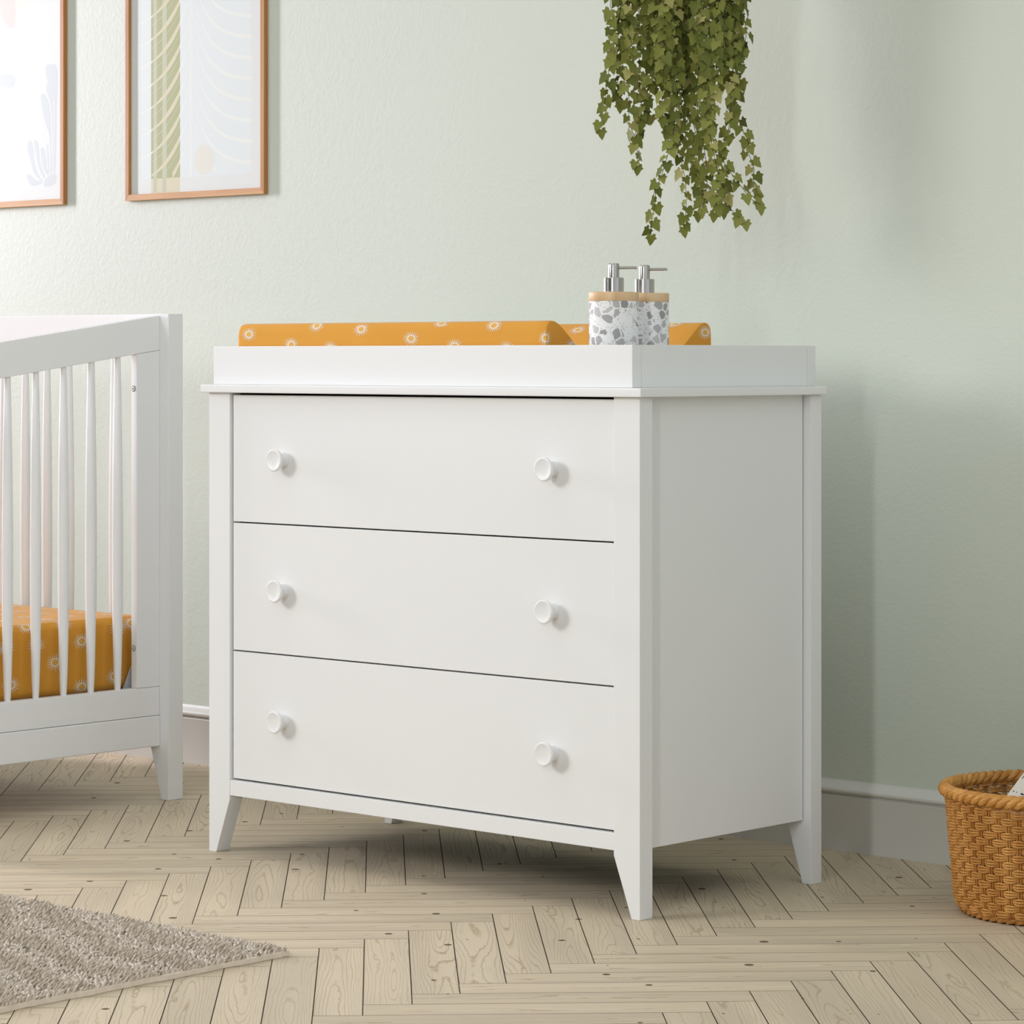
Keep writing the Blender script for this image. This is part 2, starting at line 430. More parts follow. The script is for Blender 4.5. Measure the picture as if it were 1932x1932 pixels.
#SUNPTS_PAD
PADSUN = [(-.976, .040, .9560), (-.862, .040, .9370), (-.800, .040, .9735), (-.683, .040, .9640), (-.760, .040, .9300), (-.557, .040, .9465), (-.489, .040, .9800), (-.362, .040, .9700),
          (-.452, .040, .9330), (-.330, .040, .9290), (-.240, .040, .9460), (-.240, .108, .9330), (-.240, .466, .9580), (-.30, .455, .9755), (-.34, .430, .956), (-.42, .425, .952), (-.52, .44, .966), (-.62, .42, .948),
          (-.72, .44, .968), (-.85, .43, .955), (-.93, .45, .972), (-.30, .10, .94), (-.45, .11, .93), (-.6, .10, .95), (-.75, .12, .93), (-.9, .10, .95), (-.35, .25, .91), (-.55, .28, .91), (-.7, .22, .91), (-.86, .3, .91), (-.26, .34, .92)]
suns(bm, PADSUN, .0150, st=1.5)
cp = part('changing_pad', bm, ['mustard', 'sun_white', 'sun_yellow'])
cp['label'] = 'mustard contoured changing pad with white sun print lying in the white tray'; cp['category'] = 'changing pad'

# soap dispensers
def dispenser(x, y, label, turn):
    z = .8702; R_ = .0416
    t = thing('soap_dispenser', label, 'soap dispenser', (x, y, z), 'terrazzo soap dispensers in the tray')
    bm = bmesh.new(); lathe(bm, [(0, 0), (R_-.003, 0), (R_-.0008, .001), (R_, .003), (R_, 1.0068-z), (R_-.0006, 1.0074-z), (0, 1.0074-z)], (x, y, z), 'Z', 64); part('bottle_body', bm, 'terrazzo', t).rotation_euler.z = turn
    bm = bmesh.new(); lathe(bm, [(0, 0), (R_-.0002, 0), (R_+.0003, .0008), (R_+.0003, .0136), (R_-.0002, .0146), (R_-.002, .0152), (0, .0152)], (x, y, 1.0074), 'Z', 64); part('wooden_lid', bm, 'lid', t).rotation_euler.z = turn
    z1 = 1.0226
    bm = bmesh.new(); lathe(bm, [(0, 0), (.0170, 0), (.0170, .0232), (.0166, .0238), (.0158, .0240), (0, .0240)], (x, y, z1), 'Z', 48); pc = part('pump_collar', bm, 'steel', t)
    z2 = z1+.0240
    bm = bmesh.new(); lathe(bm, [(0, 0), (.0094, 0), (.0094, .0205), (.0091, .0224), (.0083, .0235), (.0065, .0241), (0, .0243)], (x, y, z2), 'Z', 40); ph = part('pump_head', bm, 'steel', t)
    d = Vector((.80, .60, 0)); p0 = Vector((x, y, z2+.0165)); bm = bmesh.new()
    pts = [p0+d*.006, p0+d*.02, p0+d*.034, p0+d*.0375, p0+d*.0390]
    tube(bm, pts, [.0023, .0023, .0023, .0023, .0014], 12)
    tube(bm, [p0+d*.0362, p0+d*.0362+Vector((0, 0, -.0036))], .0010, 10)
    part('spout', bm, 'steel', ph)
dispenser(-.1300, .0870, 'speckled grey terrazzo soap dispenser with wooden lid, the front one of the pair', 1.1)
dispenser(-.1512, .1920, 'terrazzo soap dispenser half hidden behind the front dispenser, at right', 3.4)

# ------------------------------------------------------------------ crib
CX, RX, CY1, CY0 = -1.5791, -1.6065, .4097, -.3735
XL = -3.0400                               # far end of the crib
cr = thing('crib', 'white spindle crib standing against the wall left of the dresser', 'crib', ((CX+XL)/2, (CY0+CY1)/2, 0))
def post(xo, xi, xb, y0, y1, h):
    bm = bmesh.new(); prism(bm, [(xo, 0), (xb, 0), (xi, .1060), (xi, h), (xo, h)], 1, y0, y1, .0018); return bm
HF = .903
part('leg_post', post(CX, -1.6353, -1.6020, .3702, CY1, 1.0038), 'crib_white', cr)
part('leg_post', post(CX, -1.6353, -1.6020, CY0, -.3340, HF), 'crib_white', cr)
part('leg_post', post(XL, XL+.0562, XL+.0230, .3702, CY1, 1.0038), 'crib_white', cr)
part('leg_post', post(XL, XL+.0562, XL+.0230, CY0, -.3340, HF), 'crib_white', cr)
ztop = lambda y: 1.0003-.1376*(.3719-y)
def spindle(x, y, z0, z1):
    L = z1-z0; bm = bmesh.new(); prof = [(0, 0), (.0062, 0)]
    for k in range(1, 24):
        t = k/24.
        prof.append((.0062+.0051*(math.sin(PI*min(1, (t**.80)))**.85), L*t))
    prof += [(.0062, L), (0, L)]
    lathe(bm, prof, (x, y, z0), 'Z', 20); return bm
for sx, x0, x1 in ((1, RX-.0220, RX), (-1, XL+.0274, XL+.0494)):
    xm = (x0+x1)/2
    a, b_ = .3702, -.3340
    bm = bmesh.new(); hexa(bm, [(x0, b_, ztop(b_)-.0715), (x1, b_, ztop(b_)-.0715), (x1, a, ztop(a)-.0715), (x0, a, ztop(a)-.0715)],
                           [(x0, b_, ztop(b_)), (x1, b_, ztop(b_)), (x1, a, ztop(a)), (x0, a, ztop(a))], .0018)
    part('top_rail', bm, 'crib_white', cr)
    bm = bmesh.new(); box(bm, x0, x1, b_, a, .1745, .2343, .0025); part('lower_rail', bm, 'crib_white', cr)
    bm = bmesh.new(); box(bm, x0, x1+.0022*sx if sx > 0 else x1, b_, a, .1110, .1740, .0030); part('apron', bm, 'crib_white', cr)
    for y0, y1 in ((.3085, .3702), (-.3340, -.2723)):
        zt = ztop(y0)-.0717
        bm = bmesh.new(); hexa(bm, [(x0+.004, y0, .2343), (x1, y0, .2343), (x1, y1, .2343), (x0+.004, y1, .2343)],
                               [(x0+.004, y0, ztop(y0)-.0717), (x1, y0, ztop(y0)-.0717), (x1, y1, ztop(y1)-.0717), (x0+.004, y1, ztop(y1)-.0717)], .0014)
        st = part('stile', bm, 'crib_white', cr)
        if sx > 0 and y0 > 0:
            for zb in (.8496, .3163):
                bm = bmesh.new(); xb = xm+.0005
                lathe(bm, [(0, 0), (.0062, 0), (.0062, .0006), (0, .0006)], (xb, y0, zb), '-Y', 24, 0)
                lathe(bm, [(0, 0), (.0050, 0), (.0050, .0014), (.0026, .0016), (0, .0016)], (xb, y0, zb), '-Y', 24, 1)
                lathe(bm, [(0, 0), (.0016, 0), (.0016, .0019), (0, .0019)], (xb, y0, zb), '-Y', 12, 0)
                bo = part('bolt', bm, ['bolt_dark', 'bolt'], st); bo['label'] = 'round metal bolt head'
    for k in range(8):
        y = .2660-.0705*k
        part('spindle', spindle(xm, y, .2343, ztop(y)-.0716), 'crib_white', cr)
for y, h in ((.390, 1.0036), (-.3540, HF)):
    bm = bmesh.new(); box(bm, XL+.05, -1.6300, y-.012, y+.012, h-.0750, h, .0018); part('top_rail', bm, 'crib_white', cr)
    bm = bmesh.new(); box(bm, XL+.05, -1.6300, y-.011, y+.011, .1400, .2343, .0018); part('lower_rail', bm, 'crib_white', cr)
    for k in range(17):
        part('spindle', spindle(-1.7008-.0743*k, y, .2343, h-.0752), 'crib_white', cr)
bm = bmesh.new(); hexa(bm, [(-1.6390, .2860, .2120), (-1.6350, .2860, .2120), (-1.6350, .3060, .2120), (-1.6390, .3060, .2120)],
                       [(-1.6390, .3460, .3290), (-1.6350, .3460, .3290), (-1.6350, .3660, .3290), (-1.6390, .3660, .3290)], .0006)
o = part('mattress_bracket', bm, 'strap', cr); o['label'] = 'grey diagonal bracket'
bm = bmesh.new(); box(bm, XL+.06, -1.6450, -.325, .360, .2100, .2300, .002); part('mattress_support', bm, 'crib_white', cr)

# mattress
def rbox_surface(x0, x1, y0, y1, z0, z1, rc, re):
    b = bmesh.new(); n = 10
    pts = []
    for cx, cy, a0 in ((x1-rc, y1-rc, 0), (x0+rc, y1-rc, PI/2), (x0+rc, y0+rc, PI), (x1-rc, y0+rc, 1.5*PI)):
        for k in range(n+1): pts.append((cx, cy, a0+PI/2*k/n))
    loops = []
    prof = [(re*(1-math.sin(t)), z0+re*(1-math.cos(t))) for t in np.linspace(0, PI/2, 7)]
    prof += [(0, z0+re+(z1-z0-2*re)*k/4) for k in range(1, 4)]
    prof += [(re*(1-math.cos(t)), z1-re*(1-math.sin(t))) for t in np.linspace(0, PI/2, 9)]
    for ins, z in prof:
        loops.append([b.verts.new((cx+(rc-ins)*math.cos(a), cy+(rc-ins)*math.sin(a), z)) for cx, cy, a in pts])
    N = len(pts)
    for A, B in zip(loops, loops[1:]):
        for k in range(N): b.faces.new([A[k], A[(k+1) % N], B[(k+1) % N], B[k]])
    b.faces.new(loops[0][::-1])
    # gently crowned top in rings
    prev = loops[-1]; c = Vector(((x0+x1)/2, (y0+y1)/2, 0))
    for s in (.8, .5, .2):
        new = [b.verts.new((c.x+(v.co.x-c.x)*s, c.y+(v.co.y-c.y)*s, z1+.004*(1-s))) for v in loops[-1]]
        for k in range(N): b.faces.new([prev[k], prev[(k+1) % N], new[(k+1) % N], new[k]])
        prev = new
    b.faces.new(prev)
    bmesh.ops.recalc_face_normals(b, faces=b.faces)
    return b
bm = rbox_surface(-2.960, -1.6440, -.316, .3640, .2300, .3795, .030, .016)
#SUNPTS_MAT
MATSUN = [(-1.644, .194, .3370), (-1.644, .125, .2990), (-1.644, .077, .3370), (-1.644, .280, .2590), (-1.644, .194, .2440), (-1.644, .055, .3800), (-1.65, .325, .365), (-1.644, .013, .262), (-1.644, .000, .335), (-1.644, .2895, .3580), (-1.644, .150, .378)]
for i in range(9):
    for j in range(8): MATSUN.append((-1.70-.075*i-.035*(j % 2), .31-.08*j, .384))
suns(bm, MATSUN, .0195, st=1.3)
cm = part('crib_mattress', bm, ['mustard', 'sun_white', 'sun_yellow'])
cm['label'] = 'mustard mattress with white sun print lying inside the crib behind the spindles'; cm['category'] = 'mattress'

# ------------------------------------------------------------------ framed prints
def poly(bm, pts, y, mi):
    y = .79899+(y-.7986)*.05            # printed layers and painted glare, microns apart
    v = [bm.verts.new((a, y, c)) for a, c in pts]; f = bm.faces.new(v); f.material_index = mi
    f.normal_update()
    if f.normal.y > 0: f.normal_flip()
def ribbon(bm, pts, w, y, mi, clip=None):
    for (a, b_), (w0, w1) in zip(zip(pts, pts[1:]), zip(w, w[1:])):
        if clip and not (clip[0] <= (a[0]+b_[0])/2 <= clip[1]): continue
        poly(bm, [(a[0], a[1]-w0), (b_[0], b_[1]-w1), (b_[0], b_[1]+w1), (a[0], a[1]+w0)], y, mi)
def blob(pts, n=8):
    """closed Catmull-Rom outline"""
    N = len(pts); out = []
    for i in range(N):
        p0, p1, p2, p3 = (Vector(pts[(i+k-1) % N]) for k in range(4))
        for k in range(n):
            t = k/n
            out.append(tuple(.5*((2*p1)+(p2-p0)*t+(2*p0-5*p1+4*p2-p3)*t*t+(3*p1-p0-3*p2+p3)*t**3)))
    return out
FZ0, FZ1, FY = 1.2736, 1.9050, .791
def frame(x0, x1, label, art):
    t = thing('framed_print', label, 'framed print', ((x0+x1)/2, WY, FZ0), 'framed prints on the wall')
    w = .0122; wb = .0140
    for a, b_ in ((x0, x0+w), (x1-w, x1)):
        q = (1 if a == x0 else -1)
        bm = bmesh.new(); xo, xi = (a, b_) if q > 0 else (b_, a)
        hexa(bm, [(xo, FY, FZ0), (xi, FY, FZ0+wb), (xi, WY, FZ0+wb), (xo, WY, FZ0)], [(xo, FY, FZ1), (xi, FY, FZ1-wb), (xi, WY, FZ1-wb), (xo, WY, FZ1)], .0004, 1)
        part('frame_side', bm, 'frame_v', t)
    for zo, zi in ((FZ0, FZ0+wb), (FZ1, FZ1-wb)):
        bm = bmesh.new()
        hexa(bm, [(x0, FY, zo), (x0+w, FY, zi), (x0+w, WY, zi), (x0, WY, zo)], [(x1, FY, zo), (x1-w, FY, zi), (x1-w, WY, zi), (x1, WY, zo)], .0004, 1)
        part('frame_rail', bm, 'frame_h', t)
    bm = bmesh.new(); box(bm, x0+w-.001, x1-w+.001, .7990, .8020, FZ0+wb-.001, FZ1-wb+.001, 0)
    art(bm)
    part('print_sheet', bm, ['paper', 'a_glare', 'a_glare_vein', 'a_green', 'a_glare_streak', 'a_cream', 'a_egg', 'a_lav', 'a_pink'], t, False)
def P2(cx, cy): return (-2.1948+(cx-862)*(.4299/828.), 1.2877+(1245-cy)*(.2380/688.))
def art_leaf(bm):
    y = .7986
    def rr(a, b_, c, d, mi, yy, rad=.012):
        pts = []
        for X_, Z_, a0 in ((b_-rad, d-rad, 0), (a+rad, d-rad, PI/2), (a+rad, c+rad, PI), (b_-rad, c+rad, 1.5*PI)):
            for k in range(7): pts.append((X_+rad*math.cos(a0+PI/2*k/6), Z_+rad*math.sin(a0+PI/2*k/6)))
        poly(bm, pts, yy, mi)
    zb = P2(0, 1150)[1]
    rr(P2(920, 0)[0], P2(1632, 0)[0], zb, 1.860, 1, y)  # pale panel: glass glare painted over the green print
    gx0, gx1 = P2(985, 0)[0], P2(1177, 0)[0]
    poly(bm, [(gx0, zb), (gx1, zb), (gx1, 1.860), (gx0, 1.860)], y-.0002, 3)
    for a, b_ in ((1000, 1024), (1060, 1088)):
        poly(bm, [(P2(a, 0)[0], zb-.03), (P2(b_, 0)[0], zb-.03), (P2(b_, 0)[0], 1.86), (P2(a, 0)[0], 1.86)], y-.0003, 4)  # glare streaks painted down the green band
    poly(bm, [(gx0, 1.2882), (gx1, 1.2882), (gx1, zb+.001), (gx0, zb+.001)], y-.00025, 5)
    for k in range(-10, 10):
        Yk = 690+134*k; n = 26
        if Yk > 1130+260: continue
        pts = []; ws = []
        for i in range(n+1):
            dx = 387*(1-i/n)**1.6+4; yy = Yk-520*math.exp(-dx/105.)
            if yy > 1120 or P2(0, yy)[1] > 1.852: continue
            pts.append(P2(1245+dx, yy)); ws.append((4+9*min(1, dx/90.))*.00033)
        ribbon(bm, pts, ws, y-.0004, 2)  # veins in the paled colour of the painted glare
        Yk = 620+150*k
        pts = []; ws = []; p2 = []; w2 = []
        for i in range(n+1):
            dx = 325*(1-i/n)**1.5+4; yy = Yk-520*math.exp(-dx/150.)
            if yy > 1135 or P2(0, yy-62)[1] > 1.852: continue
            pts.append(P2(1245-dx, yy)); ws.append((7+13*math.exp(-((dx-110)/70.)**2))*.00033)
            p2.append(P2(1245-dx, yy+62)); w2.append(.0006)
        ribbon(bm, pts, ws, y-.0004, 2)
        ribbon(bm, pts, [w*1.15 for w in ws], y-.0006, 5, (gx0, gx1))
        ribbon(bm, [q for q in p2 if q[1] > zb], w2, y-.0006, 5, (gx0, gx1))
    poly(bm, [P2(1238, 0)[:1]+(zb,), P2(1252, 0)[:1]+(zb,), P2(1248, 0)[:1]+(1.86,), P2(1242, 0)[:1]+(1.86,)], y-.0005, 2)
    poly(bm, blob([P2(1330, 940), P2(1378, 975), P2(1402, 1050), P2(1375, 1118), P2(1330, 1138), P2(1285, 1110), P2(1268, 1045), P2(1290, 970)]), y-.0008, 6)
def Q2(cx, cy): return (-2.4481+(cx-388)*(.2085/388.), 1.2877+(1297-cy)*(.2525/688.))
def art_coral(bm):
    y = .7986
    for i, pts in enumerate([
        [(270, 440), (310, 425), (345, 440), (356, 520), (350, 700), (345, 1000), (338, 1130), (328, 1130), (330, 900), (328, 700), (318, 620), (285, 540)],
        [(238, 620), (262, 615), (290, 660), (306, 760), (312, 1000), (316, 1120), (306, 1120), (298, 900), (268, 800), (245, 700)],
        [(276, 560), (292, 552), (318, 620), (324, 760), (326, 1000), (324, 1110), (320, 1110), (318, 900), (308, 700), (280, 610)],
        [(144, 920), (170, 910), (186, 960), (195, 1050), (230, 1150), (255, 1170), (240, 1175), (190, 1120), (165, 1040), (148, 980)],
        [(190, 915), (210, 912), (225, 960), (235, 1060), (268, 1150), (258, 1155), (222, 1090), (205, 1020)],
        [(236, 970), (258, 962), (272, 1010), (280, 1090), (292, 1130), (280, 1135), (250, 1080)],
        [(278, 950), (290, 950), (294, 1040), (300, 1120), (292, 1115), (282, 1040)],
        [(140, 1140), (160, 1128), (200, 1165), (250, 1182), (225, 1198), (170, 1200)],
        [(262, 1180), (290, 1145), (330, 1133), (346, 1150), (338, 1195), (300, 1212), (262, 1210)],
        [(-60, 480), (-20, 462), (30, 465), (58, 500), (45, 545), (0, 552), (-50, 530)]]):
        poly(bm, blob([Q2(*p) for p in pts], 5), y-.0001*(i+1), 7)
    poly(bm, blob([Q2(*p) for p in [(-40, -60), (40, -70), (58, 20), (55, 140), (25, 165), (-20, 120), (-50, 40)]], 6), y-.0004, 8)
    poly(bm, blob([Q2(*p) for p in [(60, -60), (130, -70), (150, 0), (120, 60), (85, 70), (62, 20)]], 6), y-.0005, 6)
frame(-2.2126, -1.7445, 'oak-framed green botanical print, painted glass glare paling all but one band, right of the two frames', art_leaf)
frame(-2.9040, -2.4359, 'oak-framed white print with faint lavender seaweed shapes, cut by the left picture edge', art_coral)

# ------------------------------------------------------------------ hanging ivy
IC = Vector((-.2760, .4500, 0)); er = Vector((.7375, .6753, 0)); ef = Vector((-.6753, .7375, 0)); SC = 1054.
iv = thing('hanging_ivy', 'green trailing ivy plant hanging in long leafy strands above the changing tray', 'plant', (IC.x, IC.y, 1.60))
def ip(u, v, dep): # strand points measured in the plane the plant hangs in, dep = toward the wall
    return IC+er*((u-1290)/SC)+ef*dep+Vector((0, 0, 1.5535-v/SC*1.0))
cq = lambda pts: [(1060+a/4.111, b_/4.111) for a, b_ in pts]
VINES = [
 [(375, 0), (380, 100), (370, 200), (380, 300), (375, 450), (360, 560), (340, 680), (330, 800), (310, 900), (300, 1010)],
 [(450, 0), (440, 200), (430, 400), (430, 600), (445, 800)],
 [(540, 0), (520, 250), (520, 500), (510, 700), (520, 850), (510, 950), (560, 1080), (575, 1170), (580, 1290)],
 [(590, 0), (590, 300), (600, 500), (600, 700), (620, 860), (600, 960), (560, 1060)],
 [(680, 0), (680, 250), (690, 450), (690, 620), (640, 780), (610, 900), (600, 960)],
 [(760, 0), (750, 300), (740, 560), (690, 700), (650, 800), (690, 890), (620, 930)],
 [(800, 0), (810, 300), (820, 500), (800, 750), (800, 900), (800, 1020)],
 [(870, 0), (870, 300), (890, 600), (880, 800), (860, 1000), (830, 1150), (790, 1280), (760, 1380), (720, 1480), (710, 1600), (690, 1700), (680, 1830)],
 [(940, 0), (930, 300), (930, 600), (930, 900), (900, 1100), (930, 1250), (960, 1400), (970, 1550), (965, 1640), (950, 1760)],
 [(1000, 0), (1000, 300), (1000, 600), (1000, 850), (1040, 1050), (1060, 1200), (1060, 1350), (1080, 1480), (1060, 1640)],
 [(1080, 0), (1070, 300), (1080, 600), (1100, 850), (1120, 1050), (1150, 1200), (1180, 1350), (1190, 1500), (1160, 1660)],
 [(1130, 0), (1130, 350), (1120, 650), (1130, 900), (1160, 1100), (1200, 1300), (1240, 1480), (1280, 1600), (1340, 1680), (1410, 1720)],
 [(1190, 0), (1180, 300), (1180, 550), (1150, 800), (1120, 950)],
 [(1260, 0), (1250, 250), (1270, 500), (1300, 700), (1290, 900), (1270, 1050), (1220, 1170), (1240, 1270), (1310, 1380), (1380, 1470), (1440, 1550), (1520, 1600)],
 [(1320, 0), (1310, 300), (1330, 550), (1310, 750), (1370, 900), (1400, 1000), (1450, 1100), (1450, 1180), (1490, 1300), (1490, 1430), (1520, 1500)],
 [(1400, 0), (1405, 150), (1420, 280), (1400, 400), (1370, 550), (1360, 640), (1330, 800), (1300, 950), (1290, 1050)],
 [(1050, 500), (1040, 800), (1060, 1000), (1100, 1200), (1120, 1400), (1100, 1550), (1080, 1620)],
 [(960, 500), (980, 800), (970, 1000), (990, 1150), (1040, 1300), (1100, 1420), (1180, 1540), (1250, 1620)],
]
rv = random.Random(21)
for k in range(22):
    a = rv.uniform(640, 1260); L = rv.uniform(420, 1080 if 780 < a < 1150 else 640); dx = rv.uniform(-40, 40)
    VINES.append([(a, 0), (a+dx*.4, L*.35), (a+dx*.7, L*.7), (a+dx, L)])
for k in range(8):
    a = rv.choice([rv.uniform(380, 620), rv.uniform(1250, 1390)]); L = rv.uniform(250, 520)
    VINES.append([(a, 0), (a+rv.uniform(-15, 15), L*.5), (a+rv.uniform(-30, 30), L)])
LEAF = [(0, 0), (.20, -.19), (.46, -.17), (.43, .08), (.62, .26), (.37, .42), (.25, .68), (0, 1.0)]
def leaf_mesh(bm, base, out, nrm, size, mi, fold):
    out = out.normalized(); side = out.cross(nrm).normalized(); nrm = side.cross(out)
    mid = [0, .0, .12, .25, .40, .55, .75, 1.0]
    cen = [bm.verts.new(base+out*size*t-nrm*size*.10*t*t) for t in (0, .18, .42, .70, 1.0)]
    for sgn in (1, -1):
        e = [bm.verts.new(base+side*sgn*size*x*.92+out*size*t+nrm*size*(fold*abs(x)-.14*max(0, t-.3)**2-.10*x*x)) for x, t in LEAF[1:-1]]
        fs = [(cen[0], e[0], e[1], cen[1]), (cen[1], e[1], e[2]), (cen[1], e[2], e[3], cen[2]), (cen[2], e[3], e[4]), (cen[2], e[4], e[5], cen[3]), (cen[3], e[5], cen[4])]
        for f in fs:
            q = list(f) if sgn > 0 else list(f)[::-1]
            g = bm.faces.new(q); g.material_index = mi; g.smooth = True
ncut = len(VINES)
for vi, pl in enumerate(VINES):
    pl = cq(pl)
    cx = sum(p[0] for p in pl)/len(pl)
    edge = abs(pl[0][0]-1290)/170.
    dmax = .095*math.sqrt(max(.02, 1-min(1, edge)**2))
    dep = rv.uniform(-dmax, dmax) if vi >= 18 else rv.uniform(-dmax, dmax*.3)
    top = ip(pl[0][0], pl[0][1], dep)
    pts = [ip(u, v, dep+rv.uniform(-.006, .006)) for u, v in pl]
    # root: over the pot rim
    if pl[0][1] < 1:
        ang = Vector((top.x-IC.x, top.y-IC.y, 0)); ang = ang.normalized() if ang.length > 1e-4 else er
        pts = [Vector((IC.x, IC.y, 1.700))+ang*.045, Vector((IC.x, IC.y, 1.712))+ang*.098, Vector((IC.x, IC.y, 1.66))+ang*.118]+pts
    # resample smoothly
    sm = []
    for i in range(len(pts)-1):
        p0, p1, p2, p3 = pts[max(0, i-1)], pts[i], pts[i+1], pts[min(len(pts)-1, i+2)]
        n = max(2, int((p2-p1).length/.006))
        for k in range(n):
            t = k/n
            sm.append(.5*((2*p1)+(p2-p0)*t+(2*p0-5*p1+4*p2-p3)*t*t+(3*p1-p0-3*p2+p3)*t**3))
    sm.append(pts[-1])
    bm = bmesh.new(); tube(bm, sm, .00055, 5); st = part('vine', bm, 'vine_stem', iv)
    bm = bmesh.new(); dist = 0; nxt = .004; sgn = 1
    for a, b_ in zip(sm, sm[1:]):
        dist += (b_-a).length
        if dist < nxt: continue
        nxt = dist+rv.uniform(.0082, .0120); sgn = -sgn
        d = (b_-a).normalized()
        lat = (er*sgn*rv.uniform(.3, 1.0)-ef*rv.uniform(-.4, 1.0)).normalized()
        out = (lat*rv.uniform(.45, 1.0)+d*rv.uniform(.5, 1.1)+Vector((0, 0, -.35))).normalized()
        n0 = (-ef*1.0+Vector((0, 0, .45))+er*rv.uniform(-.7, .7)+Vector((rv.uniform(-.3, .3), rv.uniform(-.3, .3), rv.uniform(-.2, .3))))
        if rv.random() < .15: n0 += er*rv.choice((-2, 2))
        sz = rv.uniform(.0155, .0240)
        base = a+lat*rv.uniform(.001, .006)
        leaf_mesh(bm, base, out, n0.normalized(), sz, rv.choice((0, 0, 0, 0, 1, 1, 1, 1, 2, 3, 3, 3)), rv.uniform(.05, .35))
    # end leaf
    leaf_mesh(bm, sm[-1]-Vector((0, 0, .002)), Vector((rv.uniform(-.2, .2), 0, -1)), (-ef+er*rv.uniform(-.5, .5)).normalized(), .019, rv.choice((0, 1)), .2)
    part('foliage', bm, ['leaf0', 'leaf1', 'leaf2', 'leaf3'], st, False)
bm = bmesh.new(); lathe(bm, [(0, 0), (.070, 0), (.080, .006), (.098, .105), (.102, .110), (.102, .118), (.094, .118), (.088, .095), (0, .092)], (IC.x, IC.y, 1.600), 'Z', 40)
part('planter_pot', bm, 'pot', iv)
bm = bmesh.new(); hook = Vector((IC.x, IC.y, 2.22))
for k in range(3):
    a = 2*PI*k/3+.4; tube(bm, [Vector((IC.x+.104*math.cos(a), IC.y+.104*math.sin(a), 1.704)), hook], .0022, 8)
part('cord', bm, 'cord', iv)
bm = bmesh.new()
tube(bm, [hook+Vector((0, 0, -.006)), hook+Vector((0, .0, .012)), hook+Vector((0, .10, .020)), Vector((IC.x, WY-.004, 2.24))], .006, 10)
lathe(bm, [(0, 0), (.03, 0), (.03, .006), (0, .006)], (IC.x, WY, 2.24), '-Y', 24)
part('wall_hook', bm, 'steel', iv)

# ------------------------------------------------------------------ wicker basket
BX, BY = .4455, .5150
bk = thing('wicker_basket', 'brown woven rattan basket with braided rim on the floor by the skirting', 'basket', (BX, BY, 0))
NS = 58
def brad(z):                              # outer shape of the basket
    t = z/.190
    r0 = .1500+.0165*t
    if z < .026: r0 -= .013*(1-z/.026)**2
    return r0
def pol(r, a, z): return Vector((BX+r*math.cos(a), BY+r*math.sin(a), z))
bm = bmesh.new(); rows = 16; rnd = random.Random(5)
for j in range(rows):
    zc = .0165+(.1920-.0165)*j/(rows-1)
    for s in (-1, 0, 1):
        z = zc+s*.0036; N = NS*4; pts = []
        ph = (j % 2)*PI
        for i in range(N):
            a = 2*PI*i/N
            wv = math.cos(NS/2*a+ph); wv = math.copysign(abs(wv)**.6, wv)
            pts.append(pol(brad(z)+.0030*wv-(.0008 if s else 0), a, z+.0009*s*wv+.0004*math.sin(7*a+j)))
        tube(bm, pts, .00185, 6, True)
part('woven_body', bm, 'rattan', bk)
bm = bmesh.new()
for i in range(NS):
    for d in (-.0135, .0135):
        a = 2*PI*i/NS+d
        tube(bm, [pol(brad(z)-.0003, a, z) for z in (.008, .02, .05, .1, .15, .196)], .0017, 5)
part('stakes', bm, 'rattan_dark', bk)
bm = bmesh.new()
for k in range(3):                        # braided rim
    N = 420; pts = []
    for i in range(N):
        a = 2*PI*i/N; q = 22*a+2*PI*k/3
        pts.append(pol(.1690+.0058*math.cos(q), a, .2015+.0058*math.sin(q)))
    tube(bm, pts, .0058, 8, True)
part('braided_rim', bm, 'rattan', bk)
bm = bmesh.new()
for k in range(3):
    N = 300; pts = []
    for i in range(N):
        a = 2*PI*i/N; q = 18*a+2*PI*k/3
        pts.append(pol(.1395+.0034*math.cos(q), a, .0078+.0034*math.sin(q)))
    tube(bm, pts, .0040, 6, True)
lathe(bm, [(0, .004), (.138, .004), (.138, .009), (0, .009)], (BX, BY, 0), 'Z', 48)
part('basket_base', bm, 'rattan_dark', bk)

# cushion leaning in the basket
e2 = (er*.60+Vector((0, 0, .78))+ef*.16).normalized()
e1 = (er*.80-Vector((0, 0, .55))-ef*.05); e1 = (e1-e1.dot(e2)*e2).normalized()
nn = e2.cross(e1).normalized()
if nn.dot(ef) > 0: nn = -nn
CW, CL, CT = .185, .40, .042
corner = Vector((BX, BY, 0))-er*.1000+Vector((0, 0, .158))-ef*.02
bm = bmesh.new()
def cush(sgn):
    def F(u, v):
        a, b_ = 2*u-1, 2*v-1
        th_ = CT*(max(0, (1-a**4))*max(0, (1-b_**4)))**.55
        pin = 1-.05*(1-a*a)*(abs(b_)**6); pin2 = 1-.03*(1-b_*b_)*(abs(a)**6)
        return corner+e1*(CW*(u-.5)*pin2+CW/2)+e2*(CL*(v-.5)*pin+CL/2)+nn*sgn*th_
    return F
grid_mesh(bm, cush(1), 30, 50); grid_mesh(bm, cush(-1), 30, 50)
bmesh.ops.remove_doubles(bm, verts=bm.verts, dist=1e-5); bmesh.ops.recalc_face_normals(bm, faces=bm.faces)
tree = BVHTree.FromBMesh(bm)
def dash(u, v, du, dv, sk):
    f = []
    for a, b_ in ((0, 0), (1, 0), (1, 1), (0, 1)):
        p = corner+e1*(u+du*a)+e2*(v+dv*b_+sk*du*a)+nn*.06
        h = tree.ray_cast(p, -nn)
        if h[0] is None: return
        f.append(h[0]+nn*.0006)
    vs_ = [bm.verts.new(x) for x in f]; g = bm.faces.new(vs_); g.material_index = 1
sk = .18
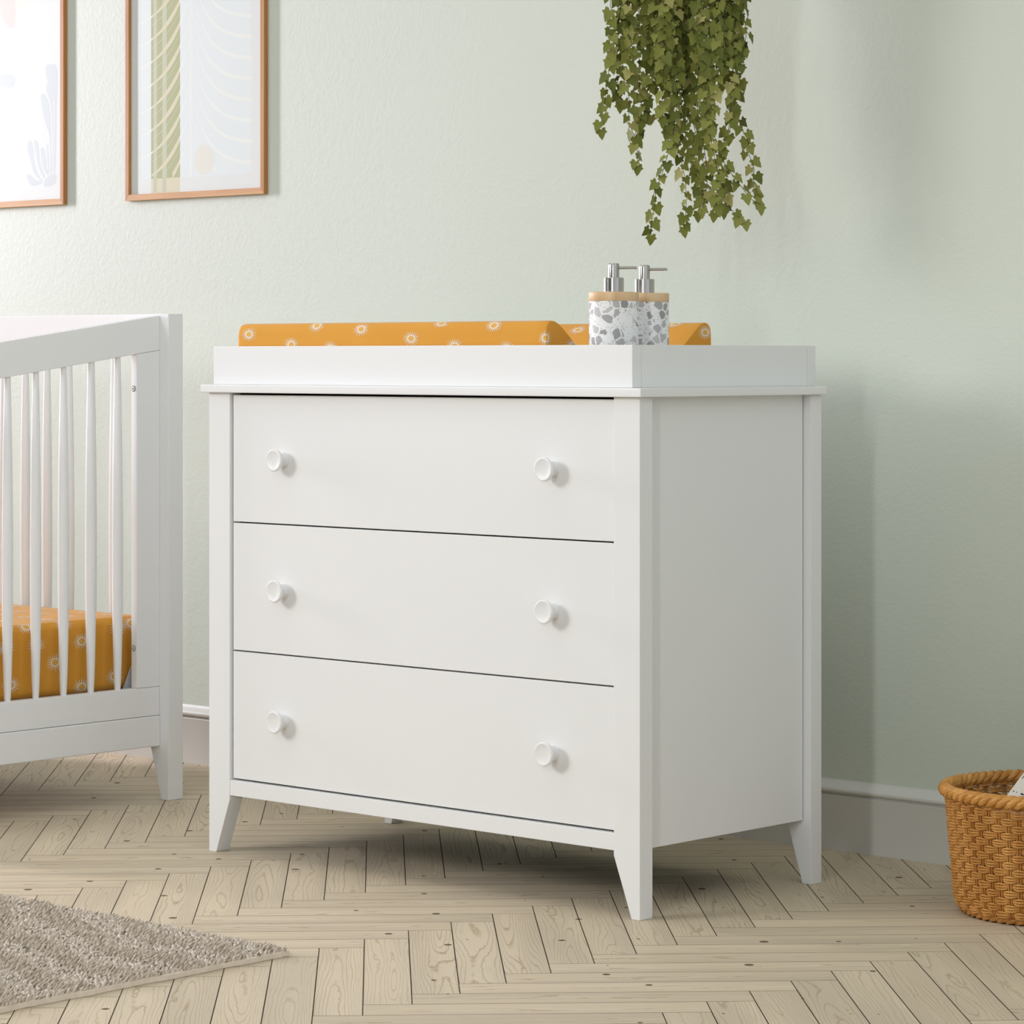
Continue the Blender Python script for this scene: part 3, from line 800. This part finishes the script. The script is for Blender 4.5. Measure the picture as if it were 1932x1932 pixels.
for v0, du, dv, gap, lim in ((.035, .0045, .0022, .010, 9), (.056, .0045, .0024, .010, 9), (.082, .0055, .0075, .0105, 30), (.105, .0050, .0070, .0100, 30), (.165, .005, .0022, .010, 20),
                        (.19, .0055, .0075, .0105, 30), (.215, .0055, .0075, .0105, 30), (.28, .005, .0022, .01, 30), (.31, .0055, .0075, .0105, 30)):
    u = .004
    k = 0
    while u < CW-.008 and k < lim: dash(u, v0+sk*u, du, dv, sk); u += gap; k += 1
for v0 in (.132, .250):
    u = .004; k = 0
    while u < CW-.01:
        for s in (1, -1):
            p = [(u, v0+sk*u+(.006 if s > 0 else -.006)), (u+.010, v0+sk*u+(-.006 if s > 0 else .006))]
            q = []
            for (a, b_) in (p[0], p[1]):
                for w_ in (-.0008, .0008):
                    h = tree.ray_cast(corner+e1*(a+w_)+e2*b_+nn*.06, -nn)
                    q.append(h[0]+nn*.0006 if h[0] else None)
            if None not in q:
                vv = [bm.verts.new(x) for x in (q[0], q[1], q[3], q[2])]; bm.faces.new(vv).material_index = 1
        u += .010
cu = part('cushion', bm, ['cushion', 'thread'])
cu['label'] = 'cream cushion with rows of dark dashes leaning in the rattan basket'; cu['category'] = 'cushion'
for v0 in (.108, .187):
    p = corner+e2*v0; bm = bmesh.new()
    for k in range(2): tube(bm, [p+e1*.003, p-e1*.004+e2*(.001*k), p-e1*(.007+.001*k)+e2*(.004-.003*k)], [.0007, .0006, .0003], 5)
    part('thread_tuft', bm, 'thread', cu)

# ------------------------------------------------------------------ rug
RX0, RX1, RY0, RY1 = -1.55, -.2080, -1.75, -.5840
rg = thing('rug', 'grey beige shaggy tufted rug lying on the herringbone floor at front left', 'rug', ((RX0+RX1)/2, (RY0+RY1)/2, 0))
bm = bmesh.new()
wob = lambda q: .0016*math.sin(q*37)+.0012*math.sin(q*83+1)
outl = [(RX0, RY0)]+[(RX0+(RX1-RX0)*k/60, RY0) for k in range(1, 60)]+[(RX1+wob(RY0+(RY1-RY0)*k/70), RY0+(RY1-RY0)*k/70) for k in range(70)]+[(RX1-(RX1-RX0)*k/60, RY1+wob(k*.03)) for k in range(60)]+[(RX0, RY1)]
prism(bm, outl, 2, .0005, .0080, 0)
part('rug_binding', bm, 'binding', rg)
sp = .0060
gx = np.arange(RX0+.004, RX1-.004, sp); gy = np.arange(RY0+.004, RY1-.003, sp)
GX, GY = np.meshgrid(gx, gy); px_ = (GX+rng.uniform(-.0025, .0025, GX.shape)).ravel(); py_ = (GY+rng.uniform(-.0025, .0025, GX.shape)).ravel()
n = len(px_)
band = np.sin((px_*.35+py_)*62+1.6*np.sin(px_*9)+1.1*np.sin(px_*23+py_*11))
az = np.where(band > 0, rng.normal(.5, .35, n), rng.normal(1.7, .6, n))
hgt = np.where(band > 0, .0074, .0056)*rng.uniform(.75, 1.25, n); lean = np.where(band > 0, .0050, .0074)*rng.uniform(.7, 1.3, n)
rad = rng.uniform(.0024, .0033, n)
dx, dy = np.cos(az), np.sin(az)
verts = np.zeros((n, 3, 4, 3))
for lv, (f_, hf, rf) in enumerate(((0, 0, 1.0), (.45, .72, 1.05), (1.0, 1.0, .45))):
    for k in range(4):
        a = 2*PI*k/4+.4
        verts[:, lv, k, 0] = px_+dx*lean*f_+rad*rf*math.cos(a)
        verts[:, lv, k, 1] = py_+dy*lean*f_+rad*rf*math.sin(a)
        verts[:, lv, k, 2] = .0070+hgt*hf+(rad*.5*rf*math.sin(a+1) if lv else 0)
verts[..., 0] = np.minimum(verts[..., 0], RX1-.0005)
base_ = np.array(wloc(rg)); V_ = verts.reshape(-1, 3)-base_
faces = []
for lv in range(2):
    for k in range(4):
        faces.append([lv*4+k, lv*4+(k+1) % 4, (lv+1)*4+(k+1) % 4, (lv+1)*4+k])
faces.append([8, 9, 10, 11])
Fq = (np.array(faces)[None]+(np.arange(n)*12)[:, None, None]).reshape(-1, 4)
me = bpy.data.meshes.new('pile'); me.vertices.add(len(V_)); me.vertices.foreach_set('co', V_.ravel())
me.loops.add(Fq.size); me.loops.foreach_set('vertex_index', Fq.ravel().astype(np.int32))
me.polygons.add(len(Fq)); me.polygons.foreach_set('loop_start', (np.arange(len(Fq))*4).astype(np.int32)); me.polygons.foreach_set('loop_total', np.full(len(Fq), 4, np.int32))
me.polygons.foreach_set('use_smooth', np.ones(len(Fq), bool))
me.update(calc_edges=True); me.validate(); me.materials.append(M['pile'])
o = bpy.data.objects.new('pile', me); col.objects.link(o); o.parent = rg; o['kind'] = 'stuff'

# ------------------------------------------------------------------ light
def area(name, loc, target, sx, sy, power, color):
    L = bpy.data.lights.new(name, 'AREA'); L.shape = 'RECTANGLE'; L.size = sx; L.size_y = sy; L.energy = power; L.color = color
    o = bpy.data.objects.new(name, L); col.objects.link(o); o.location = loc
    o.rotation_euler = (Vector(target)-Vector(loc)).to_track_quat('-Z', 'Y').to_euler()
    return o
# tall window panes far left, light raking along the wall
area('window_light', (-5.3, -.25, 1.75), (-1.5, .8, 1.3), .30, 1.0, 31, (1.013, .985, 1.09))
area('window_light', (-5.0, -.05, 2.6), (-1.0, .8, 1.7), .40, 1.0, 17, (1.0, .97, 1.03))
area('window_light', (-6.5, -.62, 2.2), (-1.0, .8, 1.5), .35, 1.2, 106, (.96, .915, 1.04))
area('window_light', (-7.5, -.95, 1.6), (-.6, .8, 1.3), .40, 1.2, 132, (.98, .90, .98))
area('strip_window_light', (1.75, -4.4, 1.9), (0, .4, .8), .22, 1.9, 35.7, (1.023, 1.09, 1.10))
area('soft_daylight', (-3.6, -3.6, 2.9), (-.6, 0, .4), 2.0, 2.0, 33, (1.42, 1.43, 1.69))
area('overhead_fill', (-.8, -1.5, 3.2), (-.8, -1.4, 0), 2.0, 2.0, 13, (1.02, 1.0, .97))  # unseen overhead fill, added to balance the brightness
area('dresser_fill_light', (-2.6, -4.0, 2.2), (-.3, 0, .35), 1.2, 1.2, 8.4, (.775, .765, .71)).data.spread = math.radians(50)  # unseen narrow-beam fill, added to brighten the dresser front
# ambient: soft sky, brighter overhead and towards the open right side of the room
w = bpy.data.worlds.new('room_ambient'); scene.world = w; w.use_nodes = True
nt = w.node_tree; bg = nt.nodes['Background']; bg.inputs['Strength'].default_value = 1.0
tc = nt.nodes.new('ShaderNodeTexCoord'); acc = None
for d_, c_ in (((0, 0, 1), (.43, .445, .40)), ((1, 0, 0), (.845, .895, .935))):
    dp = nt.nodes.new('ShaderNodeVectorMath'); dp.operation = 'DOT_PRODUCT'; dp.inputs[1].default_value = d_
    nt.links.new(tc.outputs['Generated'], dp.inputs[0])
    mx = nt.nodes.new('ShaderNodeMath'); mx.operation = 'MAXIMUM'; mx.inputs[1].default_value = 0; nt.links.new(dp.outputs['Value'], mx.inputs[0])
    sc_ = nt.nodes.new('ShaderNodeVectorMath'); sc_.operation = 'SCALE'; sc_.inputs[0].default_value = c_; nt.links.new(mx.outputs[0], sc_.inputs['Scale'])
    if acc is None: acc = sc_.outputs[0]
    else:
        ad = nt.nodes.new('ShaderNodeVectorMath'); ad.operation = 'ADD'; nt.links.new(acc, ad.inputs[0]); nt.links.new(sc_.outputs[0], ad.inputs[1]); acc = ad.outputs[0]
nt.links.new(acc, bg.inputs['Color'])

# ------------------------------------------------------------------ camera
cam = bpy.data.cameras.new('camera'); co = bpy.data.objects.new('camera', cam); col.objects.link(co)
co.location = (3.1834, -3.7836, .9129); co.rotation_euler = (PI/2, 0, .7414)
cam.sensor_fit = 'HORIZONTAL'; cam.sensor_width = 36; cam.lens = 36*5750.98/1932; cam.shift_y = (674.96-966)/1932; cam.shift_x = .2/1932
cam.clip_start = .05; cam.clip_end = 60
scene.camera = co
vs = scene.view_settings; scene.display_settings.display_device = 'sRGB'
vs.view_transform = 'Standard'; vs.look = 'None'; vs.exposure = 0.0; vs.gamma = 1.0; vs.use_curve_mapping = False
